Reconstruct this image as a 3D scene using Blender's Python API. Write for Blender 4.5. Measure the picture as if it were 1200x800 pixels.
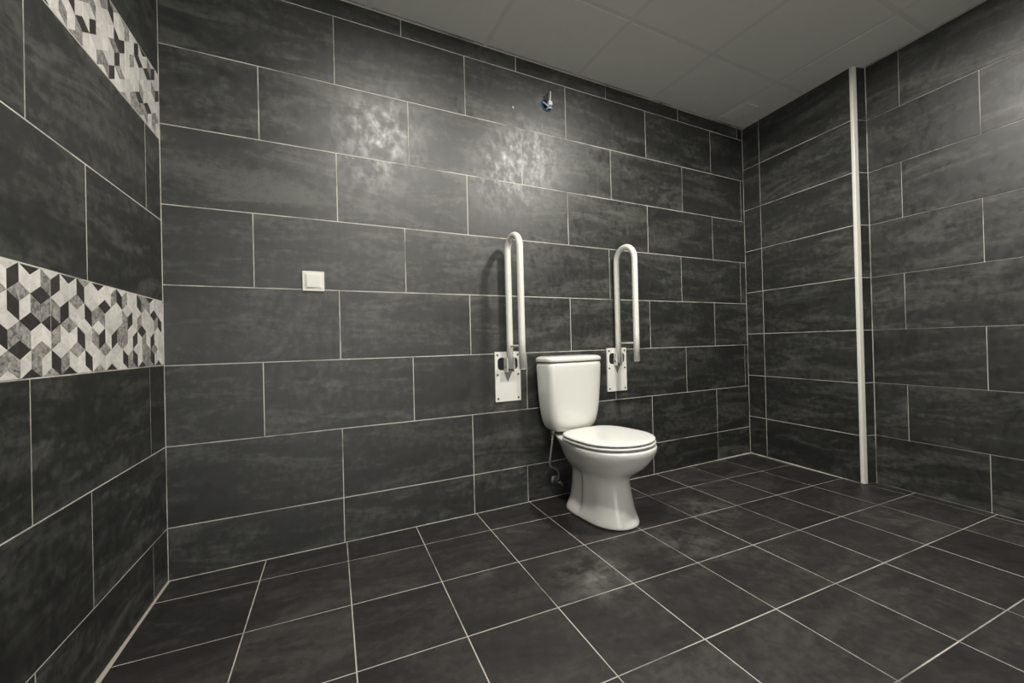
import bpy, bmesh, math, random
from mathutils import Vector, Matrix

# ------------------------------------------------------------------ clean
for o in list(bpy.data.objects):
    bpy.data.objects.remove(o, do_unlink=True)
sc = bpy.context.scene
COL = sc.collection
rng = random.Random(7)

# ------------------------------------------------------------------ camera
cam_d = bpy.data.cameras.new('camera')
cam_d.sensor_width = 36.0
cam_d.sensor_fit = 'HORIZONTAL'
cam_d.lens = 481.46 / 1200.0 * 36.0
cam_d.clip_start = 0.02
cam = bpy.data.objects.new('camera', cam_d)
COL.objects.link(cam)
RX = Vector((0.89550079, -0.44438052, -0.02458223))
UP = Vector((0.01979541, -0.01540952, 0.99968529))
BK = Vector((-0.44461947, -0.89570559, -0.00500254))
M = Matrix.Identity(4)
for i in range(3):
    M[i][0], M[i][1], M[i][2] = RX[i], UP[i], BK[i]
CAM = Vector((0.47833, -1.93265, 0.84489))
M.translation = CAM
cam.matrix_world = M
sc.camera = cam

# ------------------------------------------------------------------ world, exposure
world = bpy.data.worlds.new('world')
sc.world = world
world.use_nodes = True
world.node_tree.nodes['Background'].inputs['Color'].default_value = (1.0, 0.985, 0.94, 1)
world.node_tree.nodes['Background'].inputs['Strength'].default_value = 2.3  # fill light, reaching the room through the added rear opening
vs = sc.view_settings
vs.view_transform = 'Standard'
vs.look = 'None'
vs.gamma = 1.0
vs.use_curve_mapping = False
vs.exposure = 0.08
LAMP_STRENGTH = 430.0
LAMP_COLOR = (1.0, 0.965, 0.89)
LAMP_GAIN = [1.50, 1.0, 0.12]
LAMPS = [(2.09, -1.14, 'round recessed ceiling downlight over the floor right of the toilet'),
         (0.985, -1.135, 'round recessed ceiling downlight nearest the mosaic wall'),
         (1.04, -2.44, 'added fill lamp in the form of a round ceiling downlight, near the white rear wall')]  # last entry is an unseen lamp added for fill

# ------------------------------------------------------------------ dimensions (metres)
H = 2.375                      # ceiling height
TH = -0.048766                 # floor grid turn
LT = 0.04955                   # left wall: X = Y*LT
RT = 0.11704                   # right wall: X = W + Y*RT
W, W2 = 3.3673, 3.4592
TL = 0.6033                    # tile length
REAR = -3.05                   # wall behind the camera
GROUT = 0.0036
DEEP = 0.0005                  # how far the grout lies behind the tile faces

# ------------------------------------------------------------------ materials
def new_mat(name):
    m = bpy.data.materials.new(name)
    m.use_nodes = True
    nt = m.node_tree
    return m, nt, nt.nodes['Principled BSDF']

def nd(nt, typ, **kw):
    n = nt.nodes.new(typ)
    for k, v in kw.items():
        setattr(n, k, v)
    return n

def plain(name, color, rough=0.4, metal=0.0, spec=0.5, coat=0.0, noise=0.0):
    m, nt, b = new_mat(name)
    b.inputs['Base Color'].default_value = (*color, 1)
    b.inputs['Roughness'].default_value = rough
    b.inputs['Metallic'].default_value = metal
    b.inputs['Specular IOR Level'].default_value = spec
    b.inputs['Coat Weight'].default_value = coat
    b.inputs['Coat Roughness'].default_value = 0.08
    if noise:
        tc = nd(nt, 'ShaderNodeTexCoord')
        nz = nd(nt, 'ShaderNodeTexNoise'); nz.inputs['Scale'].default_value = 14.0; nz.inputs['Detail'].default_value = 4
        nt.links.new(tc.outputs['Object'], nz.inputs['Vector'])
        mr = nd(nt, 'ShaderNodeMapRange')
        mr.inputs['To Min'].default_value = 1 - noise; mr.inputs['To Max'].default_value = 1 + noise * 0.3
        nt.links.new(nz.outputs['Fac'], mr.inputs['Value'])
        mx = nd(nt, 'ShaderNodeVectorMath', operation='SCALE')
        mx.inputs[0].default_value = color
        nt.links.new(mr.outputs['Result'], mx.inputs['Scale'])
        nt.links.new(mx.outputs['Vector'], b.inputs['Base Color'])
    return m

def tile_mat(name, dark, mid, light, stretch, rough_lo, rough_hi, spec=0.5, tone=0.16, bump=0.12, dust=None, gloss_scale=(24.0, 15.0, 10.0), ior=1.5):
    """oxidised-metal look porcelain: cloudy streaks, every tile with its own cut of the pattern"""
    m, nt, b = new_mat(name)
    L = nt.links.new
    tc = nd(nt, 'ShaderNodeTexCoord'); oi = nd(nt, 'ShaderNodeObjectInfo')
    mul = nd(nt, 'ShaderNodeMath', operation='MULTIPLY'); mul.inputs[1].default_value = 53.0
    L(oi.outputs['Random'], mul.inputs[0])
    cx = nd(nt, 'ShaderNodeCombineXYZ')
    L(mul.outputs[0], cx.inputs[0]); L(mul.outputs[0], cx.inputs[1]); L(mul.outputs[0], cx.inputs[2])
    add = nd(nt, 'ShaderNodeVectorMath', operation='ADD')
    L(tc.outputs['Object'], add.inputs[0]); L(cx.outputs[0], add.inputs[1])
    mp = nd(nt, 'ShaderNodeMapping'); mp.inputs['Scale'].default_value = stretch
    L(add.outputs[0], mp.inputs['Vector'])
    n1 = nd(nt, 'ShaderNodeTexNoise'); n1.inputs['Scale'].default_value = 1.0; n1.inputs['Detail'].default_value = 8
    n1.inputs['Roughness'].default_value = 0.68; n1.inputs['Distortion'].default_value = 0.8
    L(mp.outputs[0], n1.inputs['Vector'])
    n2 = nd(nt, 'ShaderNodeTexNoise'); n2.inputs['Scale'].default_value = 34.0; n2.inputs['Detail'].default_value = 6
    n2.inputs['Roughness'].default_value = 0.7
    L(add.outputs[0], n2.inputs['Vector'])
    mixn = nd(nt, 'ShaderNodeMath', operation='MULTIPLY_ADD'); mixn.inputs[1].default_value = 0.50; 
    L(n2.outputs['Fac'], mixn.inputs[0]); L(n1.outputs['Fac'], mixn.inputs[2])
    cr = nd(nt, 'ShaderNodeValToRGB')
    e = cr.color_ramp.elements
    e[0].position = 0.58; e[0].color = (*dark, 1)
    e[1].position = 0.92; e[1].color = (*light, 1)
    x = e.new(0.74); x.color = (*mid, 1)
    L(mixn.outputs[0], cr.inputs['Fac'])
    r2 = nd(nt, 'ShaderNodeMapRange'); r2.inputs['To Min'].default_value = 1 - tone; r2.inputs['To Max'].default_value = 1 + tone
    L(oi.outputs['Random'], r2.inputs['Value'])
    sc_ = nd(nt, 'ShaderNodeVectorMath', operation='SCALE')
    L(cr.outputs['Color'], sc_.inputs[0]); L(r2.outputs[0], sc_.inputs['Scale'])
    out_col = sc_.outputs['Vector']
    if dust:
        geo = nd(nt, 'ShaderNodeNewGeometry')
        for (px, py, rad, amt) in dust:
            d = nd(nt, 'ShaderNodeVectorMath', operation='DISTANCE')
            d.inputs[1].default_value = (px, py, 0)
            L(geo.outputs['Position'], d.inputs[0])
            mr = nd(nt, 'ShaderNodeMapRange', interpolation_type='SMOOTHSTEP')
            mr.inputs['From Min'].default_value = rad; mr.inputs['From Max'].default_value = 0.0
            mr.inputs['To Min'].default_value = 0.0; mr.inputs['To Max'].default_value = amt
            L(d.outputs['Value'], mr.inputs['Value'])
            nz = nd(nt, 'ShaderNodeTexNoise'); nz.inputs['Scale'].default_value = 13; nz.inputs['Detail'].default_value = 7; nz.inputs['Roughness'].default_value = 0.72
            L(geo.outputs['Position'], nz.inputs['Vector'])
            m2 = nd(nt, 'ShaderNodeMapRange'); m2.inputs['From Min'].default_value = 0.42; m2.inputs['From Max'].default_value = 0.72
            L(nz.outputs['Fac'], m2.inputs['Value'])
            mm = nd(nt, 'ShaderNodeMath', operation='MULTIPLY'); L(mr.outputs[0], mm.inputs[0]); L(m2.outputs[0], mm.inputs[1])
            mix = nd(nt, 'ShaderNodeMix', data_type='RGBA')
            L(mm.outputs[0], mix.inputs['Factor']); L(out_col, mix.inputs['A'])
            mix.inputs['B'].default_value = (0.30, 0.29, 0.27, 1)
            out_col = mix.outputs['Result']
    L(out_col, b.inputs['Base Color'])
    # worn gloss in patches
    mp3 = nd(nt, 'ShaderNodeMapping'); mp3.inputs['Scale'].default_value = gloss_scale
    L(add.outputs[0], mp3.inputs['Vector'])
    n3 = nd(nt, 'ShaderNodeTexNoise'); n3.inputs['Scale'].default_value = 1.0; n3.inputs['Detail'].default_value = 9; n3.inputs['Roughness'].default_value = 0.72
    L(mp3.outputs[0], n3.inputs['Vector'])
    mr3 = nd(nt, 'ShaderNodeMapRange'); mr3.inputs['From Min'].default_value = 0.44; mr3.inputs['From Max'].default_value = 0.66
    mr3.inputs['To Min'].default_value = rough_hi; mr3.inputs['To Max'].default_value = rough_lo
    L(n3.outputs['Fac'], mr3.inputs['Value']); L(mr3.outputs[0], b.inputs['Roughness'])
    b.inputs['Specular IOR Level'].default_value = spec
    b.inputs['IOR'].default_value = ior
    bp = nd(nt, 'ShaderNodeBump'); bp.inputs['Strength'].default_value = bump; bp.inputs['Distance'].default_value = 0.002
    L(n2.outputs['Fac'], bp.inputs['Height']); L(bp.outputs[0], b.inputs['Normal'])
    return m

WALL_TILE = tile_mat('charcoal_wall_tile', (0.0068, 0.0073, 0.0063), (0.0160, 0.0171, 0.0149), (0.072, 0.0740, 0.0655), (2.0, 9.0, 1.0), 0.36, 0.53, spec=1.0, ior=1.54)
FLOOR_TILE = tile_mat('dark_floor_tile', (0.019, 0.0172, 0.0165), (0.027, 0.0248, 0.0238), (0.052, 0.048, 0.045), (2.2, 6.0, 1.0), 0.36, 0.52, spec=0.45,
                      dust=[(1.40, -0.735, 0.24, 0.6), (2.24, -0.52, 0.22, 0.45), (1.86, -0.72, 0.25, 0.30), (1.02, -0.50, 0.14, 0.25), (2.9, -1.0, 0.25, 0.2)])

def grout_mat(name, color, dirt=0.55):
    m, nt, b = new_mat(name)
    geo = nd(nt, 'ShaderNodeNewGeometry')
    nz = nd(nt, 'ShaderNodeTexNoise'); nz.inputs['Scale'].default_value = 3.6; nz.inputs['Detail'].default_value = 5; nz.inputs['Roughness'].default_value = 0.65
    nt.links.new(geo.outputs['Position'], nz.inputs['Vector'])
    cr = nd(nt, 'ShaderNodeValToRGB')
    cr.color_ramp.elements[0].position = 0.36; cr.color_ramp.elements[0].color = (*[c * (1 - dirt) for c in color], 1)
    cr.color_ramp.elements[1].position = 0.52; cr.color_ramp.elements[1].color = (*color, 1)
    nt.links.new(nz.outputs['Fac'], cr.inputs['Fac'])
    nt.links.new(cr.outputs['Color'], b.inputs['Base Color'])
    b.inputs['Roughness'].default_value = 0.85
    b.inputs['Specular IOR Level'].default_value = 0.2
    return m
WALL_GROUT = grout_mat('pale_wall_grout', (0.66, 0.64, 0.585), 0.6)
FLOOR_GROUT = grout_mat('pale_floor_grout', (0.50, 0.475, 0.43), 0.6)
SEALANT = plain('beige_sealant', (0.40, 0.365, 0.315), 0.7)

def marble(name, c1, c2, scale, veins):
    m, nt, b = new_mat(name)
    L = nt.links.new
    tc = nd(nt, 'ShaderNodeTexCoord'); oi = nd(nt, 'ShaderNodeObjectInfo')
    mul = nd(nt, 'ShaderNodeMath', operation='MULTIPLY'); mul.inputs[1].default_value = 31.0
    L(oi.outputs['Random'], mul.inputs[0])
    add = nd(nt, 'ShaderNodeVectorMath', operation='ADD')
    L(tc.outputs['Object'], add.inputs[0]); L(mul.outputs[0], add.inputs[1])
    nz = nd(nt, 'ShaderNodeTexNoise'); nz.inputs['Scale'].default_value = scale; nz.inputs['Detail'].default_value = 7
    nz.inputs['Roughness'].default_value = 0.65; nz.inputs['Distortion'].default_value = veins
    L(add.outputs[0], nz.inputs['Vector'])
    cr = nd(nt, 'ShaderNodeValToRGB')
    cr.color_ramp.elements[0].position = 0.34; cr.color_ramp.elements[0].color = (*c1, 1)
    cr.color_ramp.elements[1].position = 0.62; cr.color_ramp.elements[1].color = (*c2, 1)
    L(nz.outputs['Fac'], cr.inputs['Fac'])
    mr = nd(nt, 'ShaderNodeMapRange'); mr.inputs['To Min'].default_value = 0.86; mr.inputs['To Max'].default_value = 1.1
    L(oi.outputs['Random'], mr.inputs['Value'])
    s = nd(nt, 'ShaderNodeVectorMath', operation='SCALE'); L(cr.outputs['Color'], s.inputs[0]); L(mr.outputs[0], s.inputs['Scale'])
    L(s.outputs['Vector'], b.inputs['Base Color'])
    b.inputs['Roughness'].default_value = 0.32
    return m
MOS = {'D': marble('dark_marble', (0.030, 0.027, 0.026), (0.062, 0.056, 0.054), 40, 0.5),
       'M': marble('grey_marble', (0.085, 0.08, 0.077), (0.52, 0.50, 0.465), 62, 1.3),
       'L': marble('pale_marble', (0.66, 0.635, 0.59), (0.90, 0.875, 0.82), 34, 1.0)}

CEIL = plain('off_white_ceiling_panel', (0.80, 0.80, 0.765), 0.9, spec=0.2, noise=0.05)
CEIL_BAR = plain('grey_ceiling_runner', (0.73, 0.725, 0.70), 0.8, spec=0.2)
PLASTER = plain('white_plaster', (0.82, 0.81, 0.78), 0.9, noise=0.06)
CERAMIC = plain('white_glazed_ceramic', (0.80, 0.795, 0.75), 0.16, spec=0.5, coat=0.5)
SEAT_PL = plain('white_seat_plastic', (0.82, 0.815, 0.775), 0.22)
WHITE_PAINT = plain('white_powder_coat', (0.83, 0.825, 0.77), 0.3)
WHITE_PL = plain('white_switch_plastic', (0.82, 0.81, 0.74), 0.35)
IVORY_PL = plain('ivory_trim_plastic', (0.86, 0.85, 0.78), 0.35, noise=0.08)
STEEL = plain('brushed_steel', (0.55, 0.54, 0.52), 0.35, metal=1.0)
CHROME = plain('chrome', (0.62, 0.62, 0.61), 0.16, metal=1.0)
SCREW = plain('grey_screw', (0.17, 0.16, 0.15), 0.4, metal=0.6)
GUSSET = plain('grey_gusset', (0.36, 0.355, 0.34), 0.4, metal=0.3)
BLACK = plain('black_rubber_and_shade', (0.012, 0.012, 0.012), 0.6)  # valve handle rubber, also the painted shade inside openings
BLUE = plain('blue_box_plastic', (0.035, 0.085, 0.18), 0.35)
PALE_BLUE = plain('pale_blue_wire', (0.45, 0.60, 0.75), 0.35)
NAVY = plain('navy_wire', (0.02, 0.035, 0.09), 0.4)
BROWN = plain('brown_wire', (0.05, 0.025, 0.02), 0.45)
lampm, nt, b = new_mat('lit_diffuser')
b.inputs['Base Color'].default_value = (0.9, 0.9, 0.9, 1)
b.inputs['Emission Color'].default_value = (*LAMP_COLOR, 1)
b.inputs['Emission Strength'].default_value = LAMP_STRENGTH

# ------------------------------------------------------------------ helpers
def link(name, me, parent=None, mat=None):
    o = bpy.data.objects.new(name, me)
    COL.objects.link(o)
    if mat is not None and me is not None and not me.materials:
        me.materials.append(mat)
    if parent is not None:
        o.parent = parent
    return o

def bm_obj(name, bm, mat, parent=None, smooth=False, subsurf=0):
    me = bpy.data.meshes.new(name)
    bmesh.ops.recalc_face_normals(bm, faces=bm.faces)
    bm.to_mesh(me); bm.free()
    if smooth:
        for p in me.polygons: p.use_smooth = True
    o = link(name, me, parent, mat)
    if subsurf:
        md = o.modifiers.new('subdivision', 'SUBSURF'); md.levels = subsurf; md.render_levels = subsurf
    return o

def thing(name, label, cat, loc=(0, 0, 0), rotz=0.0, group=None):
    o = bpy.data.objects.new(name, None)
    COL.objects.link(o)
    o.location = loc; o.rotation_euler = (0, 0, rotz)
    o.empty_display_size = 0.1
    o['label'] = label; o['category'] = cat
    if group: o['group'] = group
    return o

def add_box(bm, x0, x1, y0, y1, z0, z1, bevel=0.0, seg=2):
    r = bmesh.ops.create_cube(bm, size=1.0)
    vs_ = r['verts']
    for v in vs_:
        v.co = Vector((x0 + (v.co.x + .5) * (x1 - x0), y0 + (v.co.y + .5) * (y1 - y0), z0 + (v.co.z + .5) * (z1 - z0)))
    if bevel:
        es = list({e for v in vs_ for e in v.link_edges})
        bmesh.ops.bevel(bm, geom=es, offset=bevel, segments=seg, affect='EDGES', profile=0.5)

def add_tube(bm, pts, r, seg=14, caps=True):
    """tube of radius r (number or list) along pts"""
    pts = [Vector(p) for p in pts]
    n = len(pts)
    rad = r if isinstance(r, (list, tuple)) else [r] * n
    tang = []
    for i in range(n):
        a = pts[max(i - 1, 0)]; c = pts[min(i + 1, n - 1)]
        tang.append((c - a).normalized())
    ref = Vector((1, 0, 0)) if abs(tang[0].x) < 0.9 else Vector((0, 1, 0))
    nrm = (ref - tang[0] * ref.dot(tang[0])).normalized()
    rings = []
    for i in range(n):
        nrm = (nrm - tang[i] * nrm.dot(tang[i])).normalized()
        bn = tang[i].cross(nrm)
        rings.append([bm.verts.new(pts[i] + (nrm * math.cos(2 * math.pi * k / seg) + bn * math.sin(2 * math.pi * k / seg)) * rad[i]) for k in range(seg)])
    for i in range(n - 1):
        for k in range(seg):
            bm.faces.new((rings[i][k], rings[i][(k + 1) % seg], rings[i + 1][(k + 1) % seg], rings[i + 1][k]))
    if caps:
        bm.faces.new(rings[0][::-1]); bm.faces.new(rings[-1])

def add_cyl(bm, p0, p1, r, seg=20):
    add_tube(bm, [p0, p1], r, seg)

def add_loft(bm, rings, cap_lo=True, cap_hi=True):
    R = [[bm.verts.new(p) for p in ring] for ring in rings]
    n = len(R[0])
    for i in range(len(R) - 1):
        for k in range(n):
            bm.faces.new((R[i][k], R[i][(k + 1) % n], R[i + 1][(k + 1) % n], R[i + 1][k]))
    if cap_lo: bm.faces.new(R[0][::-1])
    if cap_hi: bm.faces.new(R[-1])

# --- convex polygon tools for the tiling
def clip(poly, nx, ny, c):
    """keep nx*x + ny*y <= c"""
    out = []
    n = len(poly)
    for i in range(n):
        a, d = poly[i], poly[(i + 1) % n]
        fa = nx * a[0] + ny * a[1] - c; fd = nx * d[0] + ny * d[1] - c
        if fa <= 0: out.append(a)
        if (fa < 0 < fd) or (fd < 0 < fa):
            t = fa / (fa - fd)
            out.append((a[0] + t * (d[0] - a[0]), a[1] + t * (d[1] - a[1])))
    res = []
    for q in out:
        if not res or math.hypot(q[0] - res[-1][0], q[1] - res[-1][1]) > 1e-5: res.append(q)
    if len(res) > 1 and math.hypot(res[0][0] - res[-1][0], res[0][1] - res[-1][1]) < 1e-5: res.pop()
    return res

def area(poly):
    return 0.5 * sum(poly[i][0] * poly[(i + 1) % len(poly)][1] - poly[(i + 1) % len(poly)][0] * poly[i][1] for i in range(len(poly)))

def inset(poly, d):
    q = list(poly)
    n = len(poly)
    for i in range(n):
        a, b2 = poly[i], poly[(i + 1) % n]
        dx, dy = b2[0] - a[0], b2[1] - a[1]
        l = math.hypot(dx, dy)
        if l < 1e-6: continue
        nx, ny = dy / l, -dx / l           # outward for a counter-clockwise polygon
        q = clip(q, nx, ny, nx * a[0] + ny * a[1] - d)
        if len(q) < 3: return []
    return q

MESHES = {}
def piece(name, poly, frame, parent, mat, z0, z1, bevel, gap, jitter=0.0, turn=False):
    """one tile: convex polygon (in the wall's u, v) inset by half the joint, a prism with an eased edge"""
    if len(poly) < 3: return None
    if area(poly) < 0: poly = poly[::-1]
    q = inset(poly, gap / 2)
    if len(q) < 3 or area(q) < 2e-5: return None
    cx = sum(p[0] for p in q) / len(q); cy = sum(p[1] for p in q) / len(q)
    loc = [(round(p[0] - cx, 5), round(p[1] - cy, 5)) for p in q]
    key = (mat.name, tuple((round(a, 4), round(b2, 4)) for a, b2 in loc), z0, z1)
    me = MESHES.get(key)
    if me is None:
        bm = bmesh.new()
        lo = loc; top = inset(loc, bevel) if bevel else None
        rings = [[(a, b2, z0) for a, b2 in lo]]
        if top and len(top) == len(lo):
            rings.append([(a, b2, z1 - bevel * 0.7) for a, b2 in lo])
            rings.append([(a, b2, z1) for a, b2 in top])
        else:
            rings.append([(a, b2, z1) for a, b2 in lo])
        add_loft(bm, rings)
        me = bpy.data.meshes.new(name)
        bmesh.ops.recalc_face_normals(bm, faces=bm.faces)
        bm.to_mesh(me); bm.free()
        me.materials.append(mat)
        MESHES[key] = me
    o = bpy.data.objects.new(name, me)
    COL.objects.link(o)
    o.parent = parent
    O, U, V, N = frame
    P = O + U * cx + V * cy + N * (rng.uniform(-jitter, jitter) if jitter else 0)
    mt = Matrix.Identity(4)
    for i in range(3):
        mt[i][0], mt[i][1], mt[i][2], mt[i][3] = U[i], V[i], N[i], P[i]
    o.matrix_world = mt
    return o

def rect(a, c, d, e): return [(a, d), (c, d), (c, e), (a, e)]

def slab(name, foot, z0, z1, mat, kind='structure'):
    """upright prism on a footprint"""
    bm = bmesh.new()
    add_loft(bm, [[(x, y, z0) for x, y in foot], [(x, y, z1) for x, y in foot]])
    o = bm_obj(name, bm, mat)
    o['kind'] = kind
    return o

Z = Vector((0, 0, 1))
PR = dict(z0=-0.0060, z1=0.0, bevel=0.0004, gap=GROUT)

# ------------------------------------------------------------------ BACK WALL
g = DEEP
wall_back = slab('wall_back', [(-0.25, g), (3.75, g), (3.75, 0.14), (-0.25, 0.14)], -0.1, H + 0.1, WALL_GROUT)
FB = (Vector((0, 0, 0)), Vector((1, 0, 0)), Z, Vector((0, -1, 0)))
A0 = 0.6043; B0 = A0 - TL / 2
def joints(first, extra=(), drop=()):
    j = [first + i * TL for i in range(-2, 8)]
    j = [x for i, x in enumerate(j) if 0.02 < x < W - 0.004]
    return sorted([0.0] + j + list(extra) + [W])
rows_back = [(0.0, 0.194, joints(A0, extra=(1.512,))), (0.194, 0.494, joints(A0)), (0.494, 0.794, joints(B0 + 0.012)), (0.794, 1.094, joints(A0)),
             (1.094, 1.394, joints(B0 - 0.013)), (1.394, 1.694, joints(A0)), (1.694, 1.994, joints(B0 + 0.0147)), (1.994, 2.294, joints(A0)), (2.294, H, joints(B0 - 0.01))]
for z0, z1, js in rows_back:
    for a, c in zip(js[:-1], js[1:]):
        piece('tile', rect(a, c, z0, z1), FB, wall_back, WALL_TILE, jitter=0.0003, **PR)

# ------------------------------------------------------------------ LEFT WALL with two mosaic borders
ul = Vector((LT, 1, 0)).normalized(); nl = ul.cross(Z)
def lp(s, off): p = -ul * s + nl * off; return (p.x, p.y)
wall_left = slab('wall_left', [lp(-0.1, -g), lp(3.2, -g), lp(3.2, -0.14), lp(-0.1, -0.14)], -0.1, H + 0.1, WALL_GROUT)
FLf = (Vector((0, 0, 0)), ul, Z, nl)
d1 = 0.1294; d2 = 0.507
def lj(first): return [0.0] + [first + i * TL for i in range(0, 6) if first + i * TL < 3.15] + [3.2]
BA0, BA1, BB0, BB1 = 0.797, 1.032, 1.633, 1.872
rows_left = [(0, 0.194, d1), (0.194, 0.494, d2), (0.494, BA0, d1), (BA1, 1.333, d2), (1.333, BB0, d1), (BB1, 2.172, d2), (2.172, H, d1)]
for z0, z1, f in rows_left:
    js = lj(f)
    for a, c in zip(js[:-1], js[1:]):
        piece('tile', rect(-c, -a, z0, z1), FLf, wall_left, WALL_TILE, jitter=0.0003, **PR)

# the borders: rhombille mosaic of dark, grey and pale marble on 60 cm strips
CWID = 0.0338
def S_of(c): return 0.7606 - CWID * c
DIA = {'B': {-2: 'M', 0: 'M', 2: 'D', 4: 'L', 6: 'M', 8: 'L', 10: 'D', 12: 'L', 14: 'L', 16: 'L', 18: 'L', 20: 'D', 22: 'L'},
       'C': {-1: 'L', 1: 'D', 3: 'D', 5: 'M', 7: 'L', 9: 'L', 11: 'L', 13: 'M', 15: 'L', 17: 'D', 19: 'L', 21: 'L'},
       'D': {-2: 'L', 0: 'D', 2: 'M', 4: 'L', 6: 'M', 8: 'L', 10: 'M', 12: 'L', 14: 'L', 16: 'L', 18: 'M', 20: 'M', 22: 'L'},
       'A': {-1: 'L', 1: 'D', 3: 'L', 5: 'D', 7: 'M', 9: 'D', 11: 'L', 13: 'L', 15: 'L', 17: 'M', 19: 'D', 21: 'L'},
       'E': {-1: 'L', 1: 'D', 3: 'M', 5: 'D', 7: 'L', 9: 'M', 11: 'D', 13: 'L', 15: 'M', 17: 'D', 19: 'M', 21: 'D'}}
SIDE = {'A': {-1: 'LD', 1: 'LL', 3: 'MD', 5: 'LL', 7: 'DL', 9: 'LL', 11: 'LM', 13: 'DM', 15: 'LL', 17: 'DM', 19: 'ML', 21: 'LL'},
        'B': {0: 'DL', 2: 'MM', 4: 'MD', 6: 'LL', 8: 'DM', 10: 'ML', 12: 'LL', 14: 'MD', 16: 'LM', 18: 'LL', 20: 'LM', 22: 'DL', -2: 'LL'},
        'C': {-1: 'DM', 1: 'ML', 3: 'LM', 5: 'LL', 7: 'DL', 9: 'MD', 11: 'LD', 13: 'MM', 15: 'LD', 17: 'LM', 19: 'LD', 21: 'LL'},
        'D': {0: 'ML', 2: 'ML', 4: 'DM', 6: 'LL', 8: 'DL', 10: 'LL', 12: 'LL', 14: 'DM', 16: 'DL', 18: 'MM', 20: 'DL', 22: 'LL', -2: 'DM'}}
KROW = {'A': 5.5, 'B': 4.0, 'C': 2.5, 'D': 1.0, 'E': -0.5}
def border(z0, z1, shift, use_table, seed):
    r = random.Random(seed)
    e = (z1 - z0) / 6.0
    cuts = [0.0, 0.0597, 0.66, 1.2603] if use_table else [0.0, 0.27, 0.87, 1.2603]
    strips = []
    for a, c in zip(cuts[:-1], cuts[1:]):
        q = rect(-c + 0.0006, -a - 0.0006, z0 + 0.0012, z1 - 0.0012)
        base = piece('decor_tile', q, FLf, wall_left, MOS['L'], -0.0060, -0.0010, 0.0, 0.0)
        strips.append((a, c, base))
    def put(poly, code):
        for a, c, base in strips:
            q = [( -s, z) for s, z in poly]
            if area(q) < 0: q = q[::-1]
            q = clip(q, 1, 0, -a - 0.0010); q = clip(q, -1, 0, c - 0.0010)
            q = clip(q, 0, 1, z1 - 0.0014); q = clip(q, 0, -1, -(z0 + 0.0014))
            if len(q) >= 3:
                o = piece('mosaic_piece', q, FLf, None, MOS[code], -0.0030, 0.0002, 0.0003, 0.0005)
                if o:
                    mw = o.matrix_world.copy()
                    o.parent = base
                    o.matrix_parent_inverse = base_inv[base.name]
                    o.matrix_world = mw
    base_inv = {b_.name: b_.matrix_world.inverted() for _, _, b_ in strips}
    def pick(tab, row, c, dark):
        if use_table and c in tab.get(row, {}): return tab[row][c]
        return None
    for row, k in KROW.items():
        par = 1 if (k * 2) % 2 else 0
        for c in range(-16, 24):
            if c % 2 != par: continue
            s0 = S_of(c) + shift
            zz = lambda kk: z0 + kk * e
            col = pick(DIA, row, c, 0) or r.choices('DML', (3, 3, 6))[0]
            put([(s0 + CWID, zz(k + .5)), (s0, zz(k)), (s0 - CWID, zz(k + .5)), (s0, zz(k + 1))], col)
            sd = pick(SIDE, row, c, 0) or (r.choices('DML', (3, 3, 7))[0] + r.choices('DML', (2, 3, 7))[0])
            if row != 'E':
                put([(s0 + CWID, zz(k + .5)), (s0 + CWID, zz(k - .5)), (s0, zz(k - 1)), (s0, zz(k))], sd[0])
                put([(s0, zz(k)), (s0, zz(k - 1)), (s0 - CWID, zz(k - .5)), (s0 - CWID, zz(k + .5))], sd[1])
border(BA0, BA1, 0.0, True, 3)
border(BB0, BB1, 0.018, False, 11)

# ------------------------------------------------------------------ RIGHT WALL: boxed-out part by the corner, then set back
ur = Vector((-RT, -1, 0)).normalized(); nr = ur.cross(Z)
YS = -0.7200
S1 = Vector((W + YS * RT, YS, 0))                       # outer corner of the boxed-out part
Y2 = -0.745
S2 = Vector((W2 + Y2 * RT, Y2, 0))                      # inner corner where the set-back wall starts
S3 = Vector((W2 + (REAR - .1) * RT, REAR - .1, 0))
uret = (S2 - S1); LRET = uret.length; uret.normalize(); nret = uret.cross(Z)
def off2(p, *terms):
    q = p.copy()
    for v, d in terms: q = q + v * d
    return (q.x, q.y)
c0 = Vector((W, 0, 0))
foot = [off2(c0, (nr, -g), (ur, -0.1)), off2(S1, (nr, -g), (nret, -g)), off2(S2, (nr, -g), (nret, -g)), off2(S3, (nr, -g)), off2(S3, (nr, -0.2)), off2(c0, (nr, -0.35), (ur, -0.1))]
# two convex prisms so the caps stay clean: joined in one mesh
bm = bmesh.new()
f1 = [foot[0], foot[1], foot[2], off2(S2, (nr, -0.2), (nret, -g)), foot[5]]
f2 = [off2(S2, (nr, -g), (nret, -g - .02)), foot[3], foot[4], off2(S2, (nr, -0.2), (nret, -g - .02))]
for f in (f1, f2):
    add_loft(bm, [[(x, y, -0.1) for x, y in f], [(x, y, H + 0.1) for x, y in f]])
wall_right = bm_obj('wall_right', bm, WALL_GROUT); wall_right['kind'] = 'structure'
rz = [0.0] + [0.272 + 0.3 * i for i in range(8)]
rz[-1] = H
F1 = (c0, ur, Z, nr)
L1 = (S1 - c0).length
k1 = 0.1325 * 1.0068
for z0, z1 in zip(rz[:-1], rz[1:]):
    piece('tile', rect(0.0, k1, z0, z1), F1, wall_right, WALL_TILE, jitter=0.0003, **PR)
    piece('tile', rect(k1, L1, z0, z1), F1, wall_right, WALL_TILE, jitter=0.0003, **PR)
FR = (S1, uret, Z, nret)
for z0, z1 in zip(rz[:-1], rz[1:]):
    piece('tile', rect(0.0, LRET - 0.002, z0, z1), FR, wall_right, WALL_TILE, **PR)
o2 = Vector((W2, 0, 0))
F2 = (o2, ur, Z, nr)
start = (S2 - o2).length
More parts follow.
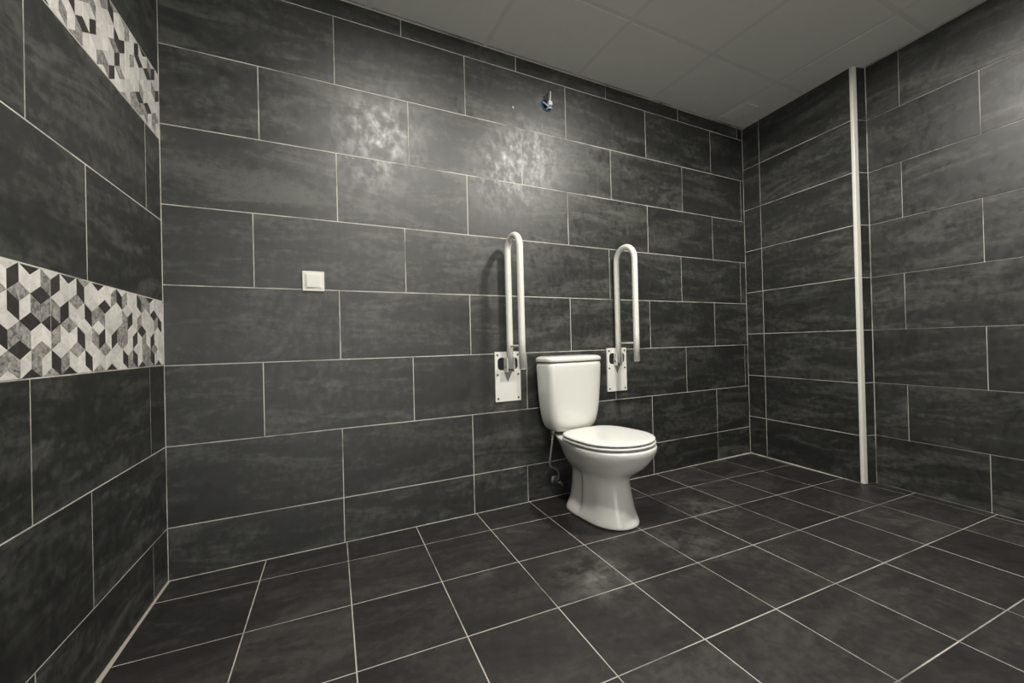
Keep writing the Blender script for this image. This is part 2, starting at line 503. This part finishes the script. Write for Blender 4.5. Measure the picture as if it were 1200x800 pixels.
for i, (z0, z1) in enumerate(zip(rz[:-1], rz[1:])):
    first = (0.897 if i % 2 else 0.897 + TL / 2) * 1.0068
    js = [start] + [first + n * TL for n in range(-1, 5) if start + 0.02 < first + n * TL < 3.05] + [3.1]
    for a, c in zip(js[:-1], js[1:]):
        piece('tile', rect(a, c, z0, z1), F2, wall_right, WALL_TILE, jitter=0.0003, **PR)

# ------------------------------------------------------------------ REAR WALL (behind the camera)
bm = bmesh.new()
DX0, DX1, DZ = 0.10, 1.20, 2.10  # opening added to let world light in as fill
for x0, x1, z0, z1 in ((-0.4, DX0, -0.1, H + 0.1), (DX1, 3.6, -0.1, H + 0.1), (DX0, DX1, DZ, H + 0.1)):
    add_box(bm, x0, x1, REAR - 0.1, REAR, z0, z1)
wall_rear = bm_obj('wall_rear', bm, PLASTER); wall_rear['kind'] = 'structure'

# ------------------------------------------------------------------ FLOOR
bm = bmesh.new()
add_box(bm, -0.5, 3.8, REAR - 0.2, 0.2, -0.12, -g)
floor = bm_obj('floor', bm, FLOOR_GROUT); floor['kind'] = 'structure'
ex = Vector((math.cos(TH), math.sin(TH), 0)); ey = Vector((-math.sin(TH), math.cos(TH), 0))
FF = (Vector((0, 0, 0)), ex, ey, Z)
fs = 0.30166
cols = [-0.6, -0.297, 0.0, 0.3105, 0.6125, 0.9135, 1.2145, 1.5155, 1.819, 2.127, 2.427, 2.732, 3.041, 3.320, 3.62]
rowsf = [0.45, 0.157, -0.1445, -0.4475, -0.7525, -1.0525, -1.354, -1.656, -1.957, -2.259, -2.56, -2.862, -3.163]
def half(poly, p, n):
    """keep the side of the room: (q - p).n >= 0, p and n in world, polygon in floor grid"""
    nx, ny = n.dot(ex), n.dot(ey)
    c = p.dot(n)
    return clip(poly, -nx, -ny, -c)
for a, c in zip(cols[:-1], cols[1:]):
    for hi, lo in zip(rowsf[:-1], rowsf[1:]):
        q = rect(a, c, lo, hi)
        q = half(q, Vector((0, -0.0015, 0)), Vector((0, -1, 0)))
        if len(q) < 3: continue
        q = half(q, nl * 0.004, nl)
        if len(q) < 3: continue
        q = half(q, Vector((0, REAR, 0)), Vector((0, 1, 0)))
        if len(q) < 3: continue
        cyw = (ex * (a + c) / 2 + ey * (hi + lo) / 2).y
        parts = []
        if cyw > -0.62: parts = [half(q, c0 + nr * 0.001, nr)]
        else: parts = [half(q, o2 + nr * 0.001, nr)]
        for q2 in parts:
            if len(q2) >= 3:
                piece('tile', q2, FF, floor, FLOOR_TILE, jitter=0.0004, **PR)

# ------------------------------------------------------------------ CEILING: exposed-runner panels
bm = bmesh.new()
add_box(bm, -0.5, 3.9, REAR - 0.2, 0.2, H + 0.012, H + 0.1)
ceiling = bm_obj('ceiling', bm, CEIL); ceiling['kind'] = 'structure'
FC = (Vector((0, 0, H)), Vector((1, 0, 0)), Vector((0, -1, 0)), Vector((0, 0, -1)))
cxs = [-0.386, 0.184, 0.754, 1.324, 1.894, 2.464, 3.034, 3.604]
cys = [-0.12, 0.451, 1.021, 1.591, 2.161, 2.731, 3.301]
BAR = 0.024
def room_clip(q, m=0.0):
    # polygon in (X, -Y)
    q = clip(q, 0, -1, 0.0 - m)                                   # back wall
    if len(q) < 3: return q
    q = clip(q, -nl.x, nl.y, -m)                                  # left wall
    if len(q) < 3: return q
    q = clip(q, -nr.x, nr.y, -(o2.dot(nr)) - m)
    if len(q) < 3: return q
    return clip(q, 0, 1, -REAR)
for a, c in zip(cxs[:-1], cxs[1:]):
    for d, e in zip(cys[:-1], cys[1:]):
        q = room_clip(rect(a, c, d, e))
        if len(q) >= 3:
            piece('ceiling_panel', q, FC, ceiling, CEIL, -0.008, -0.0012, 0.0010, BAR, jitter=0.0005)
for a in cxs[1:-1]:
    q = room_clip(rect(a - BAR / 2, a + BAR / 2, -0.1, 3.3), 0.001)
    piece('ceiling_runner', q, FC, ceiling, CEIL_BAR, -0.010, -0.0020, 0.0, 0.0)
for d in cys[1:-1]:
    q = room_clip(rect(-0.6, 3.6, d - BAR / 2, d + BAR / 2), 0.001)
    piece('ceiling_runner', q, FC, ceiling, CEIL_BAR, -0.010, -0.0022, 0.0, 0.0)

# ------------------------------------------------------------------ TRIMS
# ivory corner bead on the outer corner of the boxed-out wall
bm = bmesh.new()
bx = (ur + nret * 0).normalized()
prof = []
legA, legB, th = 0.011, 0.024, 0.0070
P0 = S1
def pt(a, n_, d): return P0 + a * n_ + d
# rounded bead outline, counter clockwise: along the wall face, round the nose, along the return
nose = S1
outline = [nose - ur * legA + nr * 0.0002, nose - ur * legA + nr * th * 0.8, nose - ur * legA * 0.6 + nr * th]
for i in range(7):
    t = i / 6 * math.pi / 2
    outline.append(nose + (nr * math.cos(t) + nret * math.sin(t)) * th)
outline += [nose + uret * legB * 0.8 + nret * th, nose + uret * legB + nret * th * 0.7, nose + uret * legB + nret * 0.0002, nose + (nr + nret) * 0.0002]
add_loft(bm, [[(v.x, v.y, 0.003) for v in outline], [(v.x, v.y, H - 0.006) for v in outline]], cap_lo=False, cap_hi=False)
trim = bm_obj('trim_1', bm, IVORY_PL); trim['kind'] = 'structure'
# sealant bead along the foot of the left wall
bm = bmesh.new()
ringsA = []
for s in [0.0 + i * 0.1 for i in range(0, 31)]:
    p = -ul * s + nl * 0.0
    w = 0.0050 + 0.0055 * min(s / 0.9, 1.0) + rng.uniform(-.0006, .0006)
    ringsA.append([(p.x, p.y, 0.0003), (p.x + nl.x * w, p.y + nl.y * w, 0.0003), (p.x + nl.x * w * .45, p.y + nl.y * w * .45, w * .45), (p.x, p.y, w)])
add_loft(bm, ringsA)
t2 = bm_obj('trim_2', bm, SEALANT); t2['kind'] = 'structure'
# pale grout fillet along the foot of the back wall near the right corner and of the boxed-out wall
for nm, (pa, pb, n_) in {'trim_3': (Vector((2.62, 0, 0)), Vector((W, 0, 0)), Vector((0, -1, 0))), 'trim_4': (c0, S1 - ur * 0.02, nr)}.items():
    bm = bmesh.new(); rr = []
    for i in range(13):
        p = pa.lerp(pb, i / 12)
        f = (i / 12) if nm == 'trim_3' else 1 - i / 12
        w = 0.0025 + 0.0050 * f + rng.uniform(-.0004, .0004)
        rr.append([(p.x, p.y, 0.0003), (p.x + n_.x * w, p.y + n_.y * w, 0.0003), (p.x, p.y, w)])
    add_loft(bm, rr)
    o = bm_obj(nm, bm, FLOOR_GROUT); o['kind'] = 'structure'

# ------------------------------------------------------------------ TOILET
TX = 1.719
toilet = thing('toilet', 'white close-coupled ceramic toilet with its lid down, standing between the two grab bars', 'toilet', (TX, 0, 0), 0.085)
def ring(z, hw, db, df, dc, nf=2.0, nb=3.0, taper=0.0, N=40, tilt=0.0, squeeze=None):
    out = []
    for i in range(N):
        t = 2 * math.pi * i / N
        cs, sn = math.cos(t), math.sin(t)
        n_ = nf if sn >= 0 else nb
        x = hw * math.copysign(abs(cs) ** (2 / n_), cs)
        s = abs(sn) ** (2 / n_)
        if sn >= 0: d = dc + (df - dc) * s
        else:
            d = dc - (dc - db) * s
            x *= 1 - taper * s ** 1.3
        if squeeze: x *= squeeze(d, z)
        out.append((x, -d, z + tilt * (d - dc)))
    return out
def smooth(a, b_, x):
    t = min(max((x - a) / (b_ - a), 0), 1); return t * t * (3 - 2 * t)
def sq(d, z):
    k = smooth(0.022, 0.05, z) * (1 - smooth(0.20, 0.25, z)) * (1 - smooth(0.281, 0.289, d))
    return 1 - 0.17 * k
# body: foot, waisted pedestal, bowl, rear shelf
bm = bmesh.new()
B = [ # z, hw, db, df, dc, nf, nb, taper
 (0.000, .117, .135, .517, .37, 2.1, 4.2, .03), (0.004, .119, .133, .520, .37, 2.1, 4.2, .03), (0.018, .118, .134, .518, .37, 2.1, 4.2, .03), (0.032, .113, .137, .511, .37, 2.1, 4.2, .03),
 (0.060, .105, .140, .498, .37, 2.1, 4.0, .02), (0.110, .099, .145, .485, .37, 2.1, 3.6, .0), (0.160, .096, .148, .476, .36, 2.1, 3.4, .0), (0.200, .096, .150, .472, .35, 2.05, 3.2, .0),
 (0.222, .103, .146, .485, .34, 2.05, 3.0, .0), (0.240, .120, .136, .511, .34, 2.0, 2.8, .06), (0.260, .143, .118, .543, .36, 2.0, 2.7, .16), (0.285, .164, .090, .569, .38, 2.0, 2.6, .28),
 (0.310, .179, .060, .585, .40, 2.0, 2.6, .38), (0.335, .191, .035, .600, .41, 2.05, 2.8, .45), (0.353, .194, .022, .602, .41, 2.05, 3.2, .47), (0.364, .193, .020, .601, .41, 2.05, 3.4, .47), (0.3685, .189, .022, .596, .41, 2.05, 3.4, .47)]
add_loft(bm, [ring(z, hw, db, df, dc, nf, nb, tp, N=128, squeeze=sq) for z, hw, db, df, dc, nf, nb, tp in B])
bm_obj('bowl', bm, CERAMIC, toilet, True, 1)
# cistern: bow fronted, rounded corners, narrowing downwards
bm = bmesh.new()
def cring(z, hw, db, df, nf=5.0, N=40):
    out = []
    dc = (db + df) / 2
    for i in range(N):
        t = 2 * math.pi * i / N
        cs, sn = math.cos(t), math.sin(t)
        x = hw * math.copysign(abs(cs) ** (2 / nf), cs)
        d = dc + (df - db) / 2 * math.copysign(abs(sn) ** (2 / nf), sn)
        if sn > 0: d += 0.016 * (1 - (x / hw) ** 2)
        out.append((x, -d, z))
    return out
Cs = [(.3815, .085, .049, .120), (.3825, .106, .038, .134), (.390, .124, .031, .145), (.405, .139, .027, .153), (.430, .151, .024, .159), (.470, .162, .022, .163), (.540, .171, .020, .167), (.640, .178, .019, .170), (.737, .1815, .018, .173), (.743, .1815, .018, .173)]
add_loft(bm, [cring(*c) for c in Cs])
cis = bm_obj('cistern', bm, CERAMIC, toilet, True, 1)
bm = bmesh.new()
Ls = [(.7450, .178, .016, .171), (.7458, .1825, .017, .1745), (.752, .184, .0165, .176), (.763, .183, .0165, .175), (.770, .176, .018, .168), (.7745, .160, .030, .152), (.776, .12, .06, .13)]
add_loft(bm, [cring(*c) for c in Ls])
bm_obj('cistern_lid', bm, CERAMIC, toilet, True, 1)
# seat ring and closed lid
def egg(z, k=0.0, N=44): return ring(z, .193 - k, .180 + k, .597 - k, .412, 2.05, 3.7, .04, N)
bm = bmesh.new()
add_loft(bm, [egg(.3732, .026), egg(.3738, .004), egg(.3780, .0), egg(.3828, .0), egg(.3852, .004), egg(.3858, .022)])
seat = bm_obj('seat', bm, SEAT_PL, toilet, True, 1)
bm = bmesh.new()
add_loft(bm, [egg(.3900, .026), egg(.3908, .005), egg(.3950, .002), egg(.4000, .004), egg(.4040, .014), egg(.4063, .034), egg(.4075, .07), egg(.4080, .12)])
seat_lid = bm_obj('seat_lid', bm, SEAT_PL, toilet, True, 1)
for sx in (-1, 1):
    bm = bmesh.new()
    add_cyl(bm, (sx * .072, -.187, .366), (sx * .072, -.187, .392), .0085)
    add_cyl(bm, (sx * .055, -.187, .388), (sx * .089, -.187, .388), .0075)
    bm_obj('hinge', bm, SEAT_PL, toilet, True)
for sx in (-1, 1):
    bm = bmesh.new()
    add_box(bm, sx * .13 - .012, sx * .13 + .012, -.44, -.40, .3670, .3760, .002)
    bm_obj('seat_buffer', bm, SEAT_PL, seat)
for sx in (-1, 1):
    bm = bmesh.new()
    add_tube(bm, [(sx * .070, -.262, .036), (sx * .0955, -.262, .036)], .0065, 12)
    bm_obj('fixing_bolt', bm, SCREW, toilet, True)

# ------------------------------------------------------------------ WATER FEED
hose = thing('supply_hose', 'thin chrome braided water hose hanging from the left underside of the cistern', 'hose', (1.617, -0.082, -0.012))
def spl(pts, n=8):
    P = [Vector(p) for p in pts]; out = []
    for i in range(len(P) - 1):
        a = P[max(i - 1, 0)]; b_ = P[i]; c = P[i + 1]; d = P[min(i + 2, len(P) - 1)]
        for k in range(n):
            t = k / n
            out.append(0.5 * ((2 * b_) + (c - a) * t + (2 * a - 5 * b_ + 4 * c - d) * t * t + (3 * b_ - a - 3 * c + d) * t ** 3))
    out.append(P[-1]); return out
bm = bmesh.new()
add_tube(bm, spl([(0.004, 0, .372), (0, 0, .33), (-.008, .002, .28), (-.014, .004, .23), (-.006, .006, .205), (.020, .010, .188), (.044, .018, .165), (.052, .026, .130), (.052, .030, .122)]), .0062, 12)
bm_obj('braided_tube', bm, STEEL, hose, True)
bm = bmesh.new()
add_cyl(bm, (0.004, 0, .372), (0.004, 0, .3932), .0125, 6)
add_cyl(bm, (0.004, 0, .350), (0.004, 0, .372), .0088, 14)
bm_obj('hose_nut', bm, CHROME, hose)
bm = bmesh.new()
add_cyl(bm, (.052, .030, .100), (.052, .030, .124), .0100, 6)
bm_obj('hose_nut', bm, CHROME, hose)
valve = thing('stop_valve', 'small chrome angle valve on the back wall below the cistern, feeding the hose', 'valve', (1.677, 0, 0.088))
bm = bmesh.new()
add_tube(bm, [(0, -.0002, 0), (0, -.004, 0), (0, -.010, 0)], [.027, .026, .014], 20)
bm_obj('wall_flange', bm, SCREW, valve, True)
bm = bmesh.new()
add_cyl(bm, (0, -.008, 0), (0, -.070, 0), .0095, 16)
add_cyl(bm, (0, -.055, 0), (0, -.055, .0118), .0088, 14)
bm_obj('valve_body', bm, SCREW, valve, True)
bm = bmesh.new()
add_tube(bm, [(0, -.070, 0), (0, -.078, 0), (0, -.092, 0), (0, -.096, 0)], [.008, .019, .020, .015], 8)
bm_obj('handle', bm, BLACK, valve, True)

# ------------------------------------------------------------------ GRAB BARS
def make_bar(label, X, yw, yo, top, bottom):
    t = thing('grab_bar', label, 'grab bar', (X, 0, 0.675), 0, 'folded grab bars beside the toilet')
    zb = 0.675
    # wall plate with a rounded window
    pw, ph, th_ = .073, .1285, .0085
    win = (-.058, .058, .033, .098); wr = .020
    bm = bmesh.new()
    outer = []; inner = []
    segs = 6
    def corner(cx, cz, r, a0):
        return [(cx + r * math.cos(a0 + math.pi / 2 * k / segs), cz + r * math.sin(a0 + math.pi / 2 * k / segs)) for k in range(segs + 1)]
    def rr(x0, x1, z0, z1, r):
        return corner(x1 - r, z1 - r, r, 0) + corner(x0 + r, z1 - r, r, math.pi / 2) + corner(x0 + r, z0 + r, r, math.pi) + corner(x1 - r, z0 + r, r, 1.5 * math.pi)
    O_ = rr(-pw, pw, -ph, ph, .003); I_ = rr(*win, wr)
    V = {}
    for nm, L_, y in (('of', O_, -th_), ('ob', O_, -.0003), ('if', I_, -th_), ('ib', I_, -.0003)):
        V[nm] = [bm.verts.new((x, y, z)) for x, z in L_]
    n = len(O_)
    for k in range(n):
        j = (k + 1) % n
        bm.faces.new((V['of'][k], V['of'][j], V['if'][j], V['if'][k]))
        bm.faces.new((V['ob'][j], V['ob'][k], V['ib'][k], V['ib'][j]))
        bm.faces.new((V['of'][j], V['of'][k], V['ob'][k], V['ob'][j]))
        bm.faces.new((V['if'][k], V['if'][j], V['ib'][j], V['ib'][k]))
    plate = bm_obj('wall_plate', bm, WHITE_PAINT, t)
    bm = bmesh.new()
    add_box(bm, -.060, .060, -.0012, -.0004, .031, .100)
    bm_obj('plate_opening_shade', bm, BLACK, plate)  # black sheet painting the shade inside the plate window
    for sx in (-1, 1):
        for z in (-.112, .010, .112):
            bm = bmesh.new()
            add_tube(bm, [(sx * .0585, -.0080, z), (sx * .0585, -.0102, z), (sx * .0585, -.0112, z)], [.0058, .0056, .0030], 12)
            bm_obj('screw', bm, SCREW, plate, True)
    # hinge: two cheeks, pin and the pointed gusset below
    for sx in (-1, 1):
        bm = bmesh.new()
        add_box(bm, sx * .0200 - .0022, sx * .0200 + .0022, yw - .010, -.004, .024, .098, .002)
        bm_obj('hinge_cheek', bm, WHITE_PAINT, t)
    bm = bmesh.new()
    add_cyl(bm, (-.027, yw, .052), (.027, yw, .052), .0065, 14)
    bm_obj('hinge_pin', bm, STEEL, t, True)
    bm = bmesh.new()
    add_loft(bm, [[(-.024, -.0088, .032), (0, -.0088, -.026), (.024, -.0088, .032)], [(-.016, yw + .006, .032), (0, -.010, -.022), (.016, yw + .006, .032)]])
    bm_obj('gusset', bm, GUSSET, t)
    # the U: wall tube, bend, outer tube
    r = .0165
    ra = (yw - yo) / 2; zc = top - r - ra - zb; yc = (yw + yo) / 2
    pts = [(0, yw, .040)] + [(0, yw, .040 + (zc - .040) * k / 4) for k in range(1, 4)]
    for k in range(17):
        a = math.pi * k / 16
        pts.append((0, yc + ra * math.cos(a), zc + ra * math.sin(a)))
    pts += [(0, yo, zc + (bottom - zb - zc) * k / 4) for k in range(1, 5)]
    bm = bmesh.new()
    add_tube(bm, pts, r, 20)
    rail = bm_obj('rail', bm, WHITE_PAINT, t, True)
    bm = bmesh.new()
    add_tube(bm, [(0, yo, bottom - zb - .003), (0, yo, bottom - zb + .001)], .0158, 20)
    bm_obj('end_cap', bm, WHITE_PL, rail)
    bm = bmesh.new()
    add_cyl(bm, (0, yw, .157), (0, yo, .157), .0055, 12)
    bm_obj('cross_rung', bm, WHITE_PAINT, rail, True)
    return t
make_bar('white hinged grab bar folded up on the wall left of the toilet cistern', 1.406, -.038, -.172, 1.400, .722)
make_bar('white hinged grab bar folded up on the wall right of the toilet cistern', 2.131, -.024, -.176, 1.402, .732)

# ------------------------------------------------------------------ LIGHT SWITCH
sw = thing('light_switch', 'small square white light switch on the dark back wall, left of the toilet', 'switch', (0.504, 0, 1.129))
bm = bmesh.new()
add_box(bm, -.042, .042, -.0095, -.0002, -.042, .042, .0022)
bm_obj('frame', bm, WHITE_PL, sw)
bm = bmesh.new()
add_box(bm, -.031, .031, -.0118, -.0090, -.031, .031, .0012)
bm_obj('inner_frame', bm, WHITE_PL, sw)
bm = bmesh.new()
v = [(-.026, -.0112, -.026), (.026, -.0112, -.026), (.026, -.0112, .026), (-.026, -.0112, .026)]
w_ = [(-.0255, -.0160, -.0255), (.0255, -.0136, -.0255), (.0255, -.0136, .0255), (-.0255, -.0160, .0255)]
add_loft(bm, [v, w_])
bm_obj('rocker', bm, WHITE_PL, sw)

# ------------------------------------------------------------------ OPEN WIRING BOX high on the back wall
jb = thing('wiring_box', 'round blue electrical box with loose wires, high on the back wall', 'electrical box', (1.688, 0, 2.158))
bm = bmesh.new()
N = 28
rg = []
for r_, y in ((.030, -.0006), (.034, -.0006), (.034, -.0040), (.0325, -.0052), (.0290, -.0052), (.0285, -.0012)):
    rg.append([(r_ * math.cos(2 * math.pi * k / N), y, r_ * math.sin(2 * math.pi * k / N)) for k in range(N)])
add_loft(bm, rg[1:], cap_lo=True, cap_hi=True)
bm_obj('box_rim', bm, BLUE, jb, True)
bm = bmesh.new(); add_cyl(bm, (0, -.0013, 0), (0, -.0019, 0), .0282, 24); bm_obj('box_recess_shade', bm, BLACK, jb)  # flat black disc painting the shade of a deep recess
def wire(name, pts, r_, m, seg=10):
    bm = bmesh.new(); add_tube(bm, spl(pts, 6), r_, seg); return bm_obj(name, bm, m, jb, True)
wire('wire', [(-.024, -.004, .010), (-.018, -.016, -.004), (-.006, -.022, -.016), (.002, -.014, -.020)], .0042, PALE_BLUE)
wire('wire', [(-.006, -.004, .018), (-.010, -.018, .004), (-.010, -.020, -.010), (-.002, -.008, -.020)], .0036, NAVY)
wire('wire', [(-.008, -.003, -.004), (-.011, -.014, .020), (-.010, -.018, .040), (-.008, -.016, .052)], [.0040] * 19, BROWN)
wire('wire', [(-.004, -.006, -.022), (.006, -.020, -.022), (.016, -.020, -.020), (.022, -.008, -.014)], .0055, PALE_BLUE)
wire('wire', [(.006, -.003, -.012), (.008, -.016, .006), (.010, -.022, .030), (.014, -.020, .070)], [.0058 - .00016 * i for i in range(19)], WHITE_PL)
bm = bmesh.new(); add_box(bm, -.004, .020, -.030, -.008, -.010, .014, .004); bm_obj('wire_connector', bm, WHITE_PL, jb)

# ------------------------------------------------------------------ AIR VENT in the ceiling corner
av = thing('air_vent', 'flat rectangular slotted vent in the ceiling, close to the far right corner', 'vent', (3.122, -0.145, H))
bm = bmesh.new()
a_, c_ = .066, .097
for (x0, x1, y0, y1) in ((-a_, a_, c_ - .014, c_), (-a_, a_, -c_, -c_ + .014), (-a_, -a_ + .014, -c_ + .014, c_ - .014), (a_ - .014, a_, -c_ + .014, c_ - .014)):
    add_box(bm, x0, x1, y0, y1, -.004, .0008)
bm_obj('frame', bm, CEIL, av)
for k in range(7):
    bm = bmesh.new()
    x0 = -.050 + k * .0145
    add_loft(bm, [[(x0, -c_ + .014, -.0006), (x0, c_ - .014, -.0006), (x0 + .002, c_ - .014, .0006), (x0 + .002, -c_ + .014, .0006)],
                  [(x0 + .010, -c_ + .014, -.0034), (x0 + .010, c_ - .014, -.0034), (x0 + .012, c_ - .014, -.0020), (x0 + .012, -c_ + .014, -.0020)]])
    bm_obj('slat', bm, CEIL_BAR, av)  # darker than the frame, colour standing in for shade in the slots

# ------------------------------------------------------------------ WALL PLUG and CEILING DOWNLIGHTS, the last one an added fill lamp
wp = thing('wall_plug', 'tiny pale plastic plug in the back wall left of the wiring box', 'wall plug', (1.477, 0, 2.097))
bm = bmesh.new(); add_tube(bm, [(0, -.0002, 0), (0, -.003, 0), (0, -.0038, 0)], [.0055, .0052, .003], 12); bm_obj('plug_collar', bm, WHITE_PL, wp, True)

for (lx, ly, lab), gain in zip(LAMPS, LAMP_GAIN):
    t = thing('downlight', lab, 'ceiling light', (lx, ly, H), 0, 'recessed ceiling downlights')
    bm = bmesh.new()
    rg = []
    for r_, z in ((.092, .0008), (.092, -.0030), (.085, -.0042), (.0765, -.0030), (.0755, .0006)):
        rg.append([(r_ * math.cos(2 * math.pi * k / 32), r_ * math.sin(2 * math.pi * k / 32), z) for k in range(32)])
    add_loft(bm, rg, cap_lo=False, cap_hi=False)
    bm_obj('rim', bm, WHITE_PL, t, True)
    bm = bmesh.new()
    bmesh.ops.create_circle(bm, cap_ends=True, segments=32, radius=.0752)
    for v in bm.verts: v.co.z = -.0016
    me = bpy.data.meshes.new('diffuser')
    for f in bm.faces:
        f.normal_update()
        if f.normal.z > 0: f.normal_flip()
    bm.to_mesh(me); bm.free()
    lm = lampm.copy(); lm.node_tree.nodes['Principled BSDF'].inputs['Emission Strength'].default_value = LAMP_STRENGTH * gain
    link('diffuser', me, t, lm)
